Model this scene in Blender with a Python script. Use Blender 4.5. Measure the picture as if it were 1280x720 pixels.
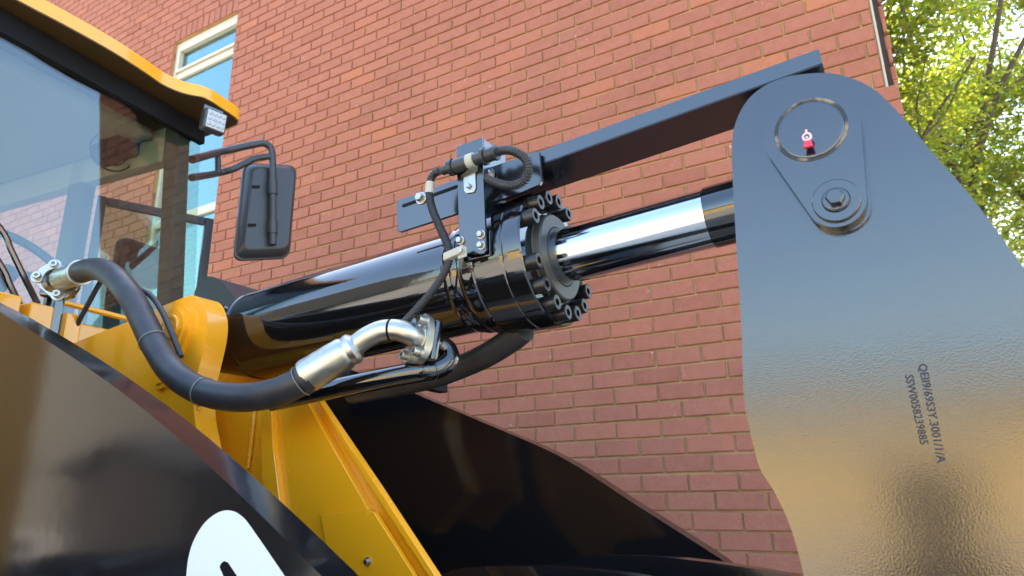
import bpy, bmesh, math, random
from mathutils import Vector, Matrix, noise
R_=math.radians
random.seed(7)
S=bpy.context.scene; COL=S.collection
for o in list(bpy.data.objects): bpy.data.objects.remove(o)

# ------------------------------------------------------------------ camera
F,PITCH,ROLL,YAW,CZ=860.0,R_(16.6),R_(-.9),R_(29.9),1.75
fw=Vector((-math.sin(YAW)*math.cos(PITCH),math.cos(YAW)*math.cos(PITCH),math.sin(PITCH)))
r0=Vector((math.cos(YAW),math.sin(YAW),0)); u0=r0.cross(fw)
rt=r0*math.cos(ROLL)+u0*math.sin(ROLL); up=-r0*math.sin(ROLL)+u0*math.cos(ROLL)
CAM=Vector((0,0,CZ))
cd=bpy.data.cameras.new('camera'); cam=bpy.data.objects.new('camera',cd); COL.objects.link(cam)
cd.sensor_width=36; cd.lens=F/1280*36; cd.clip_start=.02; cd.clip_end=500
cam.matrix_world=Matrix(((rt.x,up.x,-fw.x,0),(rt.y,up.y,-fw.y,0),(rt.z,up.z,-fw.z,CZ),(0,0,0,1)))
S.camera=cam
cd.dof.use_dof=True; cd.dof.focus_distance=1.3; cd.dof.aperture_fstop=7.5      # phone lens: the far wall and tree go a little soft
S.render.resolution_x=1024; S.render.resolution_y=576

# ------------------------------------------------------------------ sky, sun, exposure
SUN_EL,SUN_AZ=R_(50),R_(-28)          # sun stands behind the brick building, a little to the left
w=bpy.data.worlds.new('World'); S.world=w; w.use_nodes=True
nt=w.node_tree; bg=nt.nodes['Background']
sky=nt.nodes.new('ShaderNodeTexSky'); sky.sky_type='NISHITA'; sky.sun_disc=False
sky.sun_elevation=SUN_EL; sky.sun_rotation=SUN_AZ; sky.air_density=1.5; sky.dust_density=2.0; sky.ozone_density=3.0
nt.links.new(sky.outputs[0],bg.inputs[0]); bg.inputs[1].default_value=.15
sd=bpy.data.lights.new('sun','SUN'); sd.energy=3.4; sd.angle=R_(.53); sd.color=(1,.93,.82)
so=bpy.data.objects.new('sun',sd); COL.objects.link(so)
sdir=Vector((math.sin(SUN_AZ)*math.cos(SUN_EL),math.cos(SUN_AZ)*math.cos(SUN_EL),math.sin(SUN_EL)))
so.rotation_euler=sdir.to_track_quat('Z','Y').to_euler(); so.location=sdir*40
vs=S.view_settings; vs.view_transform='Standard'; vs.look='None'; vs.gamma=1; vs.use_curve_mapping=False
vs.exposure=2.5
S.render.engine='CYCLES'; S.cycles.max_bounces=10; S.cycles.transparent_max_bounces=12

# ------------------------------------------------------------------ helpers
def ray(x,y): return fw+rt*((x-640)/F)+up*((360-y)/F)
def V(x,y,Y):                      # point of the vertical plane at distance Y from the camera
    d=ray(x,y); return CAM+d*(Y/d.y)
def VZ(x,y,z):
    d=ray(x,y); return CAM+d*((z-CZ)/d.z)
def VP(x,y,q,n):
    d=ray(x,y); return CAM+d*((q-CAM).dot(n)/d.dot(n))
def rpx(px,p): return px*((p-CAM).dot(fw))/F
def project(p):
    q=p-CAM; z=q.dot(fw); return 640+F*q.dot(rt)/z,360-F*q.dot(up)/z,z

def mat(name,col,rough=.5,metal=0,ior=1.5,coat=0,**k):
    m=bpy.data.materials.new(name); m.use_nodes=True; t=m.node_tree; b=t.nodes['Principled BSDF']
    b.inputs['Base Color'].default_value=(*col,1); b.inputs['Roughness'].default_value=rough
    b.inputs['Metallic'].default_value=metal; b.inputs['IOR'].default_value=ior
    b.inputs['Coat Weight'].default_value=coat; b.inputs['Coat Roughness'].default_value=.04
    return m
class N:                           # tiny node helper
    def __init__(s,m): s.t=m.node_tree; s.b=s.t.nodes.get('Principled BSDF')
    def n(s,typ,**k):
        a=s.t.nodes.new('ShaderNode'+typ)
        for q,v in k.items():
            if q in a.inputs: a.inputs[q].default_value=v
            else: setattr(a,q,v)
        return a
    def l(s,a,b): s.t.links.new(a,b)
    def co(s): 
        return s.n('TexCoord').outputs['Object']
    def noise(s,scale,detail=3,rough=.5,vec=None):
        a=s.n('TexNoise'); a.inputs['Scale'].default_value=scale; a.inputs['Detail'].default_value=detail; a.inputs['Roughness'].default_value=rough
        s.l(vec if vec is not None else s.co(),a.inputs['Vector']); return a.outputs['Fac']
    def ramp(s,fac,stops):
        a=s.n('ValToRGB'); e=a.color_ramp.elements
        while len(e)<len(stops): e.new(.5)
        for i,(p,c) in enumerate(stops): e[i].position=p; e[i].color=(*c,1) if len(c)==3 else c
        s.l(fac,a.inputs[0]); return a.outputs[0]
    def mix(s,fac,a,b,mode='MIX'):
        m=s.n('Mix',data_type='RGBA',blend_type=mode)
        for sock,v in ((m.inputs[0],fac),(m.inputs[6],a),(m.inputs[7],b)):
            if hasattr(v,'links'): s.l(v,sock)
            else: sock.default_value=v if isinstance(v,(int,float)) else (*v,1)
        return m.outputs[2]
    def bump(s,h,strength,dist=.01,prev=None):
        a=s.n('Bump'); a.inputs['Strength'].default_value=strength; a.inputs['Distance'].default_value=dist
        s.l(h,a.inputs['Height'])
        if prev is not None: s.l(prev,a.inputs['Normal'])
        return a.outputs[0]
    def mr(s,v,a,b,c,d):
        m=s.n('MapRange'); m.inputs[1].default_value=a;m.inputs[2].default_value=b;m.inputs[3].default_value=c;m.inputs[4].default_value=d
        s.l(v,m.inputs[0]); return m.outputs[0]

M={}
def paint(name,col,rough,ior,bump_s,bump_scale,coat=0,dust=.0):
    m=mat(name,col,rough,0,ior,coat); h=N(m)
    f=h.noise(bump_scale,2); nb=h.bump(f,bump_s,.002)
    f2=h.noise(6,3); nb=h.bump(f2,.05,.01,nb)
    h.l(nb,h.b.inputs['Normal']); h.l(nb,h.b.inputs['Coat Normal'])
    d=h.noise(3.5,6,.65)
    h.l(h.mr(d,.35,.8,rough*.8,rough*1.6),h.b.inputs['Roughness'])
    if dust: h.l(h.mix(h.mr(d,.5,.85,0,dust),col,(.30,.26,.2)),h.b.inputs['Base Color'])
    M[name]=m; return m
paint('black_gloss',(.005,.005,.006),.06,1.85,.03,90)
paint('black_plate',(.007,.008,.011),.13,1.9,.075,400)
paint('black_satin',(.007,.008,.011),.15,2.0,.015,420)
paint('black_boom',(.007,.007,.008),.10,1.38,.02,60)
paint('yellow_paint',(.80,.335,.008),.24,1.5,.10,70,coat=.5)
paint('roof_yellow',(.78,.325,.008),.22,1.5,.05,70,coat=.5)
m=mat('rubber',(.017,.018,.022),.48); h=N(m); a=h.noise(900,1); h.l(h.bump(a,.2,.001),h.b.inputs['Normal'])
d=h.noise(14,4); h.l(h.mr(d,.3,.75,.4,.6),h.b.inputs['Roughness']); h.l(h.mix(h.mr(h.noise(22,6,.7),.45,.8,0,.5),(.017,.018,.022),(.055,.052,.048)),h.b.inputs['Base Color']); M['rubber']=m
M['tie_grey']=mat('tie_grey',(.13,.13,.14),.4); M['corrugated']=mat('corrugated',(.022,.023,.026),.4)
M['plastic']=mat('plastic',(.028,.031,.036),.42)
h=N(M['plastic']); h.l(h.bump(h.noise(700,2),.15,.001),h.b.inputs['Normal'])
m=mat('zinc',(.66,.66,.60),.25,1.0); h=N(m)
q=h.noise(28,5,.6); h.l(h.ramp(q,[(.32,(.42,.38,.28)),(.5,(.47,.46,.42)),(.7,(.42,.45,.45))]),h.b.inputs['Base Color'])
h.l(h.mr(h.noise(60,4),.3,.7,.30,.46),h.b.inputs['Roughness']); h.l(h.bump(h.noise(300,2),.06,.002),h.b.inputs['Normal']); M['zinc']=m
m=mat('chrome',(.56,.58,.61),.11,1.0); h=N(m)
mp=h.n('Mapping'); h.l(h.co(),mp.inputs['Vector']); mp.inputs['Scale'].default_value=(900,900,900); 
h.l(h.bump(h.noise(1,2,vec=mp.outputs[0]),.02,.001),h.b.inputs['Normal']); M['chrome']=m
M['bolt_black']=mat('bolt_black',(.010,.010,.011),.34); M['seal_grey']=mat('seal_grey',(.035,.036,.028),.45); M['white']=mat('white',(.52,.58,.60),.4); M['label_white']=mat('label_white',(.38,.36,.30),.5)
M['red']=mat('red',(.75,.03,.06),.35); M['pink']=mat('pink',(.75,.42,.45),.4)
M['ink']=mat('ink',(.022,.027,.038),.6,0,1.35)
m=mat('grease',(.2,.14,.06),.35); h=N(m); q=h.noise(17,5,.6)
h.l(h.ramp(q,[(.42,(.012,.013,.016)),(.50,(.24,.19,.11))]),h.b.inputs['Base Color']); h.l(h.bump(h.noise(240,3),.5,.003),h.b.inputs['Normal']); M['grease']=m
M['dark']=mat('dark',(.004,.004,.005),.75,0,1.3); M['interior']=mat('interior',(.21,.20,.15),.7); M['roof_shaded_yellow']=mat('roof_shaded_yellow',(.055,.03,.006),.5); M['seat_cloth']=mat('seat_cloth',(.02,.02,.022),.9)
M['pillar_trim']=mat('pillar_trim',(.035,.037,.033),.6)
M['lens']=mat('lens',(.36,.38,.40),.15,0,1.5,.5)
M['mirror_glass']=mat('mirror_glass',(.8,.82,.82),.02,1)
def glass(name,tint,refl,ior,gcol=(.95,.98,1)):
    m=bpy.data.materials.new(name); m.use_nodes=True; t=m.node_tree
    for x in list(t.nodes):
        if x.type!='OUTPUT_MATERIAL': t.nodes.remove(x)
    out=[x for x in t.nodes][0]; h=N(m)
    tr=h.n('BsdfTransparent'); tr.inputs[0].default_value=(*tint,1)
    gl=h.n('BsdfGlossy'); gl.inputs['Roughness'].default_value=.008; gl.inputs['Color'].default_value=(*gcol,1)
    ge=h.n('NewGeometry'); dp=h.n('VectorMath',operation='DOT_PRODUCT'); h.l(ge.outputs['Normal'],dp.inputs[0]); h.l(ge.outputs['Incoming'],dp.inputs[1])
    ab=h.n('Math',operation='ABSOLUTE'); h.l(dp.outputs['Value'],ab.inputs[0])       # Schlick, same from both sides
    om=h.n('Math',operation='SUBTRACT'); om.inputs[0].default_value=1; h.l(ab.outputs[0],om.inputs[1])
    pw=h.n('Math',operation='POWER'); h.l(om.outputs[0],pw.inputs[0]); pw.inputs[1].default_value=5
    f0=((ior-1)/(ior+1))**2; fr=h.n('Math',operation='MULTIPLY_ADD'); h.l(pw.outputs[0],fr.inputs[0]); fr.inputs[1].default_value=1-f0; fr.inputs[2].default_value=f0
    mx=h.n('MixShader'); h.l(fr.outputs[0],mx.inputs[0]); h.l(tr.outputs[0],mx.inputs[1]); h.l(gl.outputs[0],mx.inputs[2]); h.l(mx.outputs[0],out.inputs[0])
    M[name]=m
glass('cab_glass',(.80,.90,.86),.1,1.72)
glass('pane_glass',(.55,.66,.66),.3,2.8,(.72,1,.98))

def finish(name,bm,mt,parent=None,smooth=True,ang=38):
    bmesh.ops.recalc_face_normals(bm,faces=bm.faces[:])
    me=bpy.data.meshes.new(name); bm.to_mesh(me); bm.free()
    me.materials.append(M[mt] if isinstance(mt,str) else mt)
    if smooth:
        me.polygons.foreach_set('use_smooth',[True]*len(me.polygons)); me.set_sharp_from_angle(angle=R_(ang))
    o=bpy.data.objects.new(name,me); COL.objects.link(o)
    if smooth: wn=o.modifiers.new('weighted_normal','WEIGHTED_NORMAL'); wn.mode='FACE_AREA'; wn.weight=50; wn.keep_sharp=True
    if parent is not None: setparent(o,parent)
    return o
def setparent(o,p):
    o.parent=p
    if p.parent is None: o.matrix_parent_inverse=Matrix.Translation(-p.location)
    else: o.matrix_parent_inverse=Matrix.Identity(4)
def tag(o,label,cat,group=None):
    o['label']=label; o['category']=cat
    if group: o['group']=group
    return o
def empty(name,loc,label,cat):
    o=bpy.data.objects.new(name,None); COL.objects.link(o); o.location=loc; o.empty_display_size=.2; return tag(o,label,cat)

def plate(bm,pts,off,bev=0,seg=2):
    """prism: polygon pts swept by vector off"""
    a=[bm.verts.new(p) for p in pts]; b=[bm.verts.new(Vector(p)+off) for p in pts]
    n=len(a); fs=[bm.faces.new(a),bm.faces.new(b[::-1])]
    for i in range(n): fs.append(bm.faces.new((a[i],b[i],b[(i+1)%n],a[(i+1)%n])))
    if bev:
        es=[e for f in fs[:2] for e in f.edges]
        bmesh.ops.bevel(bm,geom=list(set(es)),offset=bev,segments=seg,profile=.5,affect='EDGES')
def obox(bm,c,ax,bev=0,seg=2):
    """box centred c with three half-axis vectors"""
    c=Vector(c); a,b,d=[Vector(x) for x in ax]; t=bmesh.new()
    vs=[t.verts.new(c+a*i+b*j+d*k) for i in (-1,1) for j in (-1,1) for k in (-1,1)]
    for q in ((0,1,3,2),(4,6,7,5),(0,4,5,1),(2,3,7,6),(0,2,6,4),(1,5,7,3)): t.faces.new([vs[i] for i in q])
    bmesh.ops.recalc_face_normals(t,faces=t.faces[:])
    if bev: bmesh.ops.bevel(t,geom=t.edges[:],offset=bev,segments=seg,profile=.5,affect='EDGES')
    merge(bm,t)
def merge(bm,t):
    mp={}
    for v in t.verts: mp[v]=bm.verts.new(v.co)
    for f in t.faces: bm.faces.new([mp[v] for v in f.verts])
    t.free()
def frame(d):
    d=Vector(d).normalized(); a=Vector((0,0,1)) if abs(d.z)<.95 else Vector((1,0,0))
    e1=d.cross(a).normalized(); return d,e1,d.cross(e1)
def lathe(bm,o,d,prof,seg=48,cap=True):
    d,e1,e2=frame(d); o=Vector(o); rings=[]
    for t,r in prof:
        if r<1e-6: rings.append([bm.verts.new(o+d*t)])
        else: rings.append([bm.verts.new(o+d*t+(e1*math.cos(k*2*math.pi/seg)+e2*math.sin(k*2*math.pi/seg))*r) for k in range(seg)])
    for A,B in zip(rings,rings[1:]):
        for k in range(seg):
            k2=(k+1)%seg
            if len(A)==1 and len(B)==1: continue
            if len(A)==1: bm.faces.new((A[0],B[k],B[k2]))
            elif len(B)==1: bm.faces.new((A[k],A[k2],B[0]))
            else: bm.faces.new((A[k],A[k2],B[k2],B[k]))
    if cap:
        for A in (rings[0],rings[-1]):
            if len(A)>2: bm.faces.new(A)
def spline(pts,n=10):
    P=[Vector(p) for p in pts]; P=[P[0]*2-P[1]]+P+[P[-1]*2-P[-2]]; out=[]
    for i in range(1,len(P)-2):
        a,b,c,d=P[i-1:i+3]
        for k in range(n):
            t=k/n; out.append(.5*((2*b)+(c-a)*t+(2*a-5*b+4*c-d)*t*t+(3*b-a-3*c+d)*t**3))
    out.append(P[-2]); return out
def tube(bm,pts,rad,seg=16,cap=True,ridge=None):
    n=len(pts); prev=None; rings=[]
    if ridge:                      # corrugated: resample evenly
        L=[0]
        for i in range(1,n): L.append(L[-1]+(pts[i]-pts[i-1]).length)
        m=max(4,int(L[-1]/(ridge/4))); q=[]; j=0
        for i in range(m+1):
            s=L[-1]*i/m
            while j<n-2 and L[j+1]<s: j+=1
            t=(s-L[j])/max(1e-9,L[j+1]-L[j]); q.append(pts[j].lerp(pts[j+1],min(1,t)))
        r0_=rad if not callable(rad) else rad(0)
        pts=q; n=len(pts); rad=[r0_*(1.05 if i%4 in(0,1) else .86) for i in range(n)]
    for i,p in enumerate(pts):
        t=(pts[min(i+1,n-1)]-pts[max(i-1,0)]).normalized()
        if prev is None: _,e,_2=frame(t)
        else: e=(prev-t*prev.dot(t)).normalized()
        prev=e; b=t.cross(e); r=rad[i] if isinstance(rad,list) else (rad(i/(n-1)) if callable(rad) else rad)
        rings.append([bm.verts.new(p+(e*math.cos(2*math.pi*k/seg)+b*math.sin(2*math.pi*k/seg))*r) for k in range(seg)])
    for A,B in zip(rings,rings[1:]):
        for k in range(seg): bm.faces.new((A[k],A[(k+1)%seg],B[(k+1)%seg],B[k]))
    if cap: bm.faces.new(rings[0]); bm.faces.new(rings[-1])
def hexbolt(bm,o,d,r,h,washer=1.45):
    d,e1,e2=frame(d); o=Vector(o)
    if washer: lathe(bm,o,d,[(0,0),(0,r*washer),(h*.22,r*washer),(h*.25,r*washer*.95),(h*.25,0)],24,False)
    lathe(bm,o+d*h*.2,d,[(0,r*.9),(0.0001,r),(h*.8,r),(h*.95,r*.86),(h*.95,0)],6,False)
    lathe(bm,o+d*h*1.1,d,[(0,r*.62),(h*.06,r*.55),(h*.06,0)],16,False)
def capbolt(bm,o,d,r,h):
    """socket head cap screw, base o, head length h"""
    lathe(bm,o,d,[(0,r*.98),(h*.06,r),(h*.9,r),(h,r*.9),(h,r*.60)],20,False)
    d,e1,e2=frame(d); 
    top=[Vector(o)+d*h+(e1*math.cos(k*2*math.pi/20)+e2*math.sin(k*2*math.pi/20))*r*.66 for k in range(20)]
    hx=[bm.verts.new(Vector(o)+d*h*.98+(e1*math.cos(k*math.pi/3)+e2*math.sin(k*math.pi/3))*r*.52) for k in range(6)]
    lo=[bm.verts.new(v.co-d*h*.6) for v in hx]
    for k in range(6): bm.faces.new((hx[k],hx[(k+1)%6],lo[(k+1)%6],lo[k]))
    bm.faces.new(lo)
    lathe(bm,Vector(o)+d*h,d,[(0,r*.61),(-h*.02,r*.46)],20,False)

X,Yv,Z=Vector((1,0,0)),Vector((0,1,0)),Vector((0,0,1))

# ------------------------------------------------------------------ ground
bm=bmesh.new(); vs_=[bm.verts.new(p) for p in ((-250,-250,0),(250,-250,0),(250,250,0),(-250,250,0))]; bm.faces.new(vs_)
m=mat('concrete',(.42,.37,.30),.85); h=N(m); q=h.noise(.7,8,.6)
h.l(h.ramp(q,[(.3,(.33,.29,.23)),(.55,(.45,.40,.32)),(.75,(.5,.45,.37))]),h.b.inputs['Base Color']); h.l(h.bump(h.noise(40,4),.3,.01),h.b.inputs['Normal']); M['concrete']=m
g=finish('ground',bm,'concrete',None,False); g['kind']='structure'

# ------------------------------------------------------------------ brick building
DW=3.4; BL,BH,JT=.0695*DW,.0259*DW,.0112
x_end=.0362*DW; x_corner=.0527*DW; z_slot=V(1110,114,DW).z; WTOP=8.3; XL=-10.0; DEPTH=5.0
m=mat('mortar',(.36,.24,.125),.95); h=N(m); q=h.noise(9,6,.6)
h.l(h.ramp(q,[(.3,(.31,.185,.08)),(.6,(.42,.255,.115)),(.8,(.46,.32,.185))]),h.b.inputs['Base Color']); h.l(h.bump(h.noise(220,4),.7,.004),h.b.inputs['Normal']); M['mortar']=m
def brickmat(name,per_object):
    m=mat(name,(.35,.12,.08),.9); h=N(m)
    rnd=h.n('ObjectInfo').outputs['Random'] if per_object else h.n('NewGeometry').outputs['Random Per Island']
    geo=h.n('NewGeometry').outputs['Position']
    base=h.ramp(rnd,[(0,(.265,.080,.043)),(.12,(.30,.098,.054)),(.5,(.325,.109,.061)),(.9,(.34,.116,.064)),(.97,(.37,.121,.058)),(1,(.405,.135,.056))])
    big=h.noise(.55,4,.55,geo); base=h.mix(h.mr(big,.35,.7,0,.25),base,(.37,.14,.10)); st=h.noise(1.7,5,.6,geo); base=h.mix(h.mr(st,.48,.72,0,.38),base,(.22,.08,.058))
    mot=h.noise(26,6,.7,geo); base=h.mix(h.mr(mot,.35,.75,0,.5),base,(.41,.165,.108))
    sp=h.noise(240,4,.65,geo); base=h.mix(h.mr(sp,.53,.66,0,.68),base,(.11,.036,.027))
    sp2=h.noise(170,2,.5,geo); base=h.mix(h.mr(sp2,.66,.78,0,.4),base,(.55,.34,.26))
    drip=h.noise(11,3,.5,geo); fine=h.noise(75,2,.5,geo)
    ml=h.n('Math',operation='MULTIPLY'); h.l(h.mr(drip,.69,.73,0,1),ml.inputs[0]); h.l(h.mr(fine,.60,.66,0,1),ml.inputs[1])
    base=h.mix(ml.outputs[0],base,(.68,.62,.56))
    h.l(base,h.b.inputs['Base Color'])
    nb=h.bump(h.noise(150,4,.7,geo),.55,.004); nb=h.bump(h.noise(30,3,.6,geo),.25,.006,nb); h.l(nb,h.b.inputs['Normal'])
    M[name]=m
brickmat('brick_single',True); brickmat('brick_mass',False)
BLD=empty('brick_building',(-4.9,DW+2,0),'red brick building with tall cream framed window behind the loader','building')
# window opening
wx0,wx1=V(217,60,DW).x,V(297.5,12.5,DW).x; wzt=V(297.5,12.5,DW).z; wzb=wzt-2.95
bm=bmesh.new(); MY=DW+.0115
def wbox(bm,x0,x1,y0,y1,z0,z1,bev=0): obox(bm,((x0+x1)/2,(y0+y1)/2,(z0+z1)/2),(X*(x1-x0)/2,Yv*(y1-y0)/2,Z*(z1-z0)/2),bev)
wbox(bm,XL,wx0,MY,DW+.30,0,WTOP); wbox(bm,wx1,x_end,MY,DW+.30,0,WTOP)
wbox(bm,wx0,wx1,MY,DW+.30,0,wzb); wbox(bm,wx0,wx1,MY,DW+.30,wzt,WTOP)
wall=finish('wall',bm,'mortar',BLD,False)
bm=bmesh.new(); wbox(bm,x_end,x_corner-.006,DW+.13,DW+.30,z_slot,WTOP); wbox(bm,x_end,x_corner-.006,MY,DW+.30,0,z_slot)
wbox(bm,x_corner-.26,x_corner-.006,DW+.30,DW+DEPTH,0,WTOP); wbox(bm,XL,XL+.25,DW+.30,DW+DEPTH,0,WTOP); wbox(bm,XL+.25,x_corner-.26,DW+DEPTH-.25,DW+DEPTH,0,WTOP)
finish('return_wall',bm,'mortar',BLD,False)
bm=bmesh.new(); wbox(bm,XL-.1,x_corner+.06,DW-.08,DW+DEPTH+.1,WTOP+.002,WTOP+.22,.01); M['coping']=mat('coping',(.55,.52,.47),.8); finish('roof',bm,'coping',BLD,False)
bm=bmesh.new(); wbox(bm,wx0-1.2,wx1+1.5,DW+2.6,DW+2.7,0,WTOP-.2); M['room']=mat('room',(.35,.33,.3),.9); finish('room_wall',bm,'room',BLD,False)
# sealant strip and slot at the corner
bm=bmesh.new(); wbox(bm,x_end+.001,x_end+.012,DW+.002,DW+.13,z_slot+.003,WTOP-.01,.002); M['sealant']=mat('sealant',(.42,.35,.27),.7); finish('joint_strip',bm,'sealant',BLD)
bm=bmesh.new(); wbox(bm,x_end+.0125,x_end+.034,DW+.07,DW+.129,z_slot+.003,WTOP-.01); M['slot_dark']=mat('slot_dark',(.03,.025,.022),.9); finish('joint_gap',bm,'slot_dark',BLD,False)
# bricks
def brick_mesh(L,H,D=.06,bev=.0035,y0=0.):
    t=bmesh.new(); obox(t,(0,D/2,0),(X*L/2,Yv*D/2,Z*H/2)); fr=[e for e in t.edges if all(v.co.y<1e-6 for v in e.verts)]
    bmesh.ops.bevel(t,geom=fr,offset=bev,segments=1,affect='EDGES')
    bmesh.ops.delete(t,geom=[f for f in t.faces if f.normal.y>.9 and f.calc_center_median().y>D*.9],context='FACES'); return t
bricks=[]                          # (xc,zc,L,H)
z_ref=CZ+.0235*DW
nrow0=int(math.ceil(z_ref/BH)); 
for k in range(-nrow0,int((WTOP-z_ref)/BH)+1):
    zt=z_ref+k*BH; zc=zt-BH/2
    if zc-BH/2<0 or zt>WTOP: continue
    ph=-.3615*DW+(0 if k%2==0 else BL/2)
    end=x_end if zc>z_slot else x_corner
    x=ph+math.floor((XL-ph)/BL)*BL; spans=[]
    while x<end:
        spans.append((max(x,XL),min(x+BL,end))); x+=BL
    zrl=z_ref+math.ceil((wzt+.085-z_ref)/BH)*BH; in_win=(zc+BH*.45>wzb and zc<zrl)
    o2=[]
    for a,b in spans:
        if in_win:
            if a<wx0<b or a<wx1<b or (a>=wx0 and b<=wx1):
                if a<wx0: o2.append((a,wx0+JT/2))
                if b>wx1: o2.append((wx1-JT/2,b))
                continue
        o2.append((a,b))
    for a,b in o2:
        if b-a-JT>.02: bricks.append(((a+b)/2,zc,b-a-JT,BH-JT))
# rowlock course over the window
zrl=z_ref+math.ceil((wzt+.085-z_ref)/BH)*BH
nrl=int((wx1-wx0)/.084)
for i in range(nrl):
    wdt=(wx1-wx0)/nrl; bricks.append((wx0+wdt*(i+.5),(wzt+zrl)/2,wdt-JT,zrl-wzt-JT))
def inpoly(x,y,P):
    c=False; j=len(P)-1
    for i in range(len(P)):
        if (P[i][1]>y)!=(P[j][1]>y) and x<(P[j][0]-P[i][0])*(y-P[i][1])/(P[j][1]-P[i][1])+P[i][0]: c=not c
        j=i
    return c
ROCKER_PX=[(916,230),(915,180),(920,152),(933,127),(953,109),(983,96),(1030,91),(1062,97),(1090,110),(1115,132),(1140,160),(1170,196),(1205,235),(1240,280),(1280,335),(1345,420)]
hide=[[(p[0],p[1]) for p in ROCKER_PX]+[(1345,800),(1005,720),(985,655),(950,585),(930,500),(926,400)],
 [(285,365),(600,285),(560,290),(690,240),(720,280),(916,225),(921,303),(735,352),(735,400),(640,425),(540,430),(300,470)],
 [(0,380),(0,0),(60,0),(300,150),(245,175),(245,350),(300,370),(300,500),(540,470),(900,700),(1000,720),(0,720)],
 [(675,190),(1025,60),(1030,90),(700,235)]]
scored=[]
for i,(xc,zc,L,H) in enumerate(bricks):
    px,py,z=project(Vector((xc,DW,zc)))
    vis=z>0 and -5<px<1285 and -5<py<725 and not any(inpoly(px,py,P) for P in hide)
    scored.append(((L*H/(z*z)) if vis else -1,i))
scored.sort(reverse=True); single=set(i for s,i in scored[:300] if s>0)
base_mesh=None; mass=bmesh.new(); cache={}
for i,(xc,zc,L,H) in enumerate(bricks):
    dy=random.uniform(-.0018,.0018); rx=random.uniform(-.004,.004); rz=random.uniform(-.006,.006)
    dx=random.uniform(-.0015,.0015); dz=random.uniform(-.0012,.0012)
    if i in single:
        key=(round(L,4),round(H,4))
        if key not in cache:
            t=brick_mesh(L,H); me=bpy.data.meshes.new('brick'); t.to_mesh(me); t.free(); me.materials.append(M['brick_single']); cache[key]=me
        o=bpy.data.objects.new('brick',cache[key]); COL.objects.link(o); o.parent=wall
        o.location=(xc+dx,DW+dy,zc+dz); o.rotation_euler=(rx,0,rz)
    else:
        t=brick_mesh(L,H); bmesh.ops.rotate(t,verts=t.verts,cent=(0,0,0),matrix=Matrix.Rotation(rz,3,'Z')); bmesh.ops.translate(t,verts=t.verts,vec=(xc+dx,DW+dy,zc+dz)); merge(mass,t)
# toothed bricks of the corner column and the return wall
zz=z_slot+.01
k=0
while zz<WTOP-.05:
    t=brick_mesh(x_corner-(x_end+.036)-.002+(.008 if k%2 else 0),BH-JT); bmesh.ops.translate(t,verts=t.verts,vec=((x_end+.036+x_corner)/2+(.002 if k%2 else 0),DW+.075+(.02 if k%2 else 0),zz+BH/2)); merge(mass,t); zz+=BH; k+=1
k=0; zz=0
while zz<WTOP-BH:
    y=DW+(.33 if k%2 else .33+BL/2)
    while y<DW+DEPTH:
        t=brick_mesh(BL-JT,BH-JT); bmesh.ops.rotate(t,verts=t.verts,cent=(0,0,0),matrix=Matrix.Rotation(math.pi/2,3,'Z')); bmesh.ops.translate(t,verts=t.verts,vec=(x_corner+.004,y,zz+BH/2)); merge(mass,t); y+=BL
    zz+=BH; k+=1
o=finish('brickwork',mass,'brick_mass',BLD,False); o['kind']='stuff'
# window: frame, transom, panes, blind
M['frame_cream']=mat('frame_cream',(.50,.46,.36),.45)
WY=DW+.035
win=bmesh.new(); fwid=.045
wbox(win,wx0,wx0+fwid,WY,WY+.07,wzb,wzt-.001,.004); wbox(win,wx1-fwid*.45,wx1,WY,WY+.07,wzb,wzt-.001,.004)
wbox(win,wx0+fwid,wx1-fwid*.45,WY,WY+.07,wzt-.075,wzt-.001,.004); wbox(win,wx0+fwid,wx1-fwid*.45,WY,WY+.07,wzb,wzb+.06,.004)
WIN=finish('window',win,'frame_cream',BLD)
zt1=V(294,60,WY).z; zt2=V(266,256,WY).z
for zq,hh in ((zt1,.045),(zt2,.05)):
    b=bmesh.new(); wbox(b,wx0+fwid,wx1-fwid*.45,WY+.006,WY+.064,zq-hh,zq+hh*.6,.004); finish('transom',b,'frame_cream',WIN)
b=bmesh.new(); wbox(b,wx0+fwid+.001,wx0+fwid+.035,WY-.012,WY+.05,zt1+.03,wzt-.08,.003); wbox(b,wx0+fwid+.036,wx1-fwid*.5,WY-.012,WY+.05,wzt-.115,wzt-.08,.003); wbox(b,wx0+fwid+.036,wx1-fwid*.5,WY-.012,WY+.05,zt1+.03,zt1+.06,.003); finish('sash',b,'frame_cream',WIN)
for za,zb in ((zt1+.06,wzt-.115),(zt2+.03,zt1-.045),(wzb+.06,zt2-.05)):
    b=bmesh.new(); wbox(b,wx0+fwid+.03,wx1-fwid*.45-.001,WY+.03,WY+.036,za,zb); finish('pane',b,'pane_glass',WIN,False)
M['slat']=mat('slat',(.62,.62,.58),.5)
zz=wzb+.08
while zz<zt2-.08:
    b=bmesh.new(); obox(b,((wx0+wx1)/2,WY+.09,zz),(X*((wx1-wx0)/2-.07),(Yv*.016+Z*.012),(Z*.0008-Yv*.001))); finish('blind_slat',b,'slat',WIN,False); zz+=.042
zz=zt2+.05
while zz<zt2+.75:
    b=bmesh.new(); obox(b,((wx0+wx1)/2,WY+.09,zz),(X*((wx1-wx0)/2-.07),(Yv*.016+Z*.012),(Z*.0008-Yv*.001))); finish('blind_slat',b,'slat',WIN,False); zz+=.042

# ------------------------------------------------------------------ wheel loader
LD=empty('wheel_loader',(-2.2,1.1,0),'yellow wheel loader with black boom arms and black tilt cylinder','loader')
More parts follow.
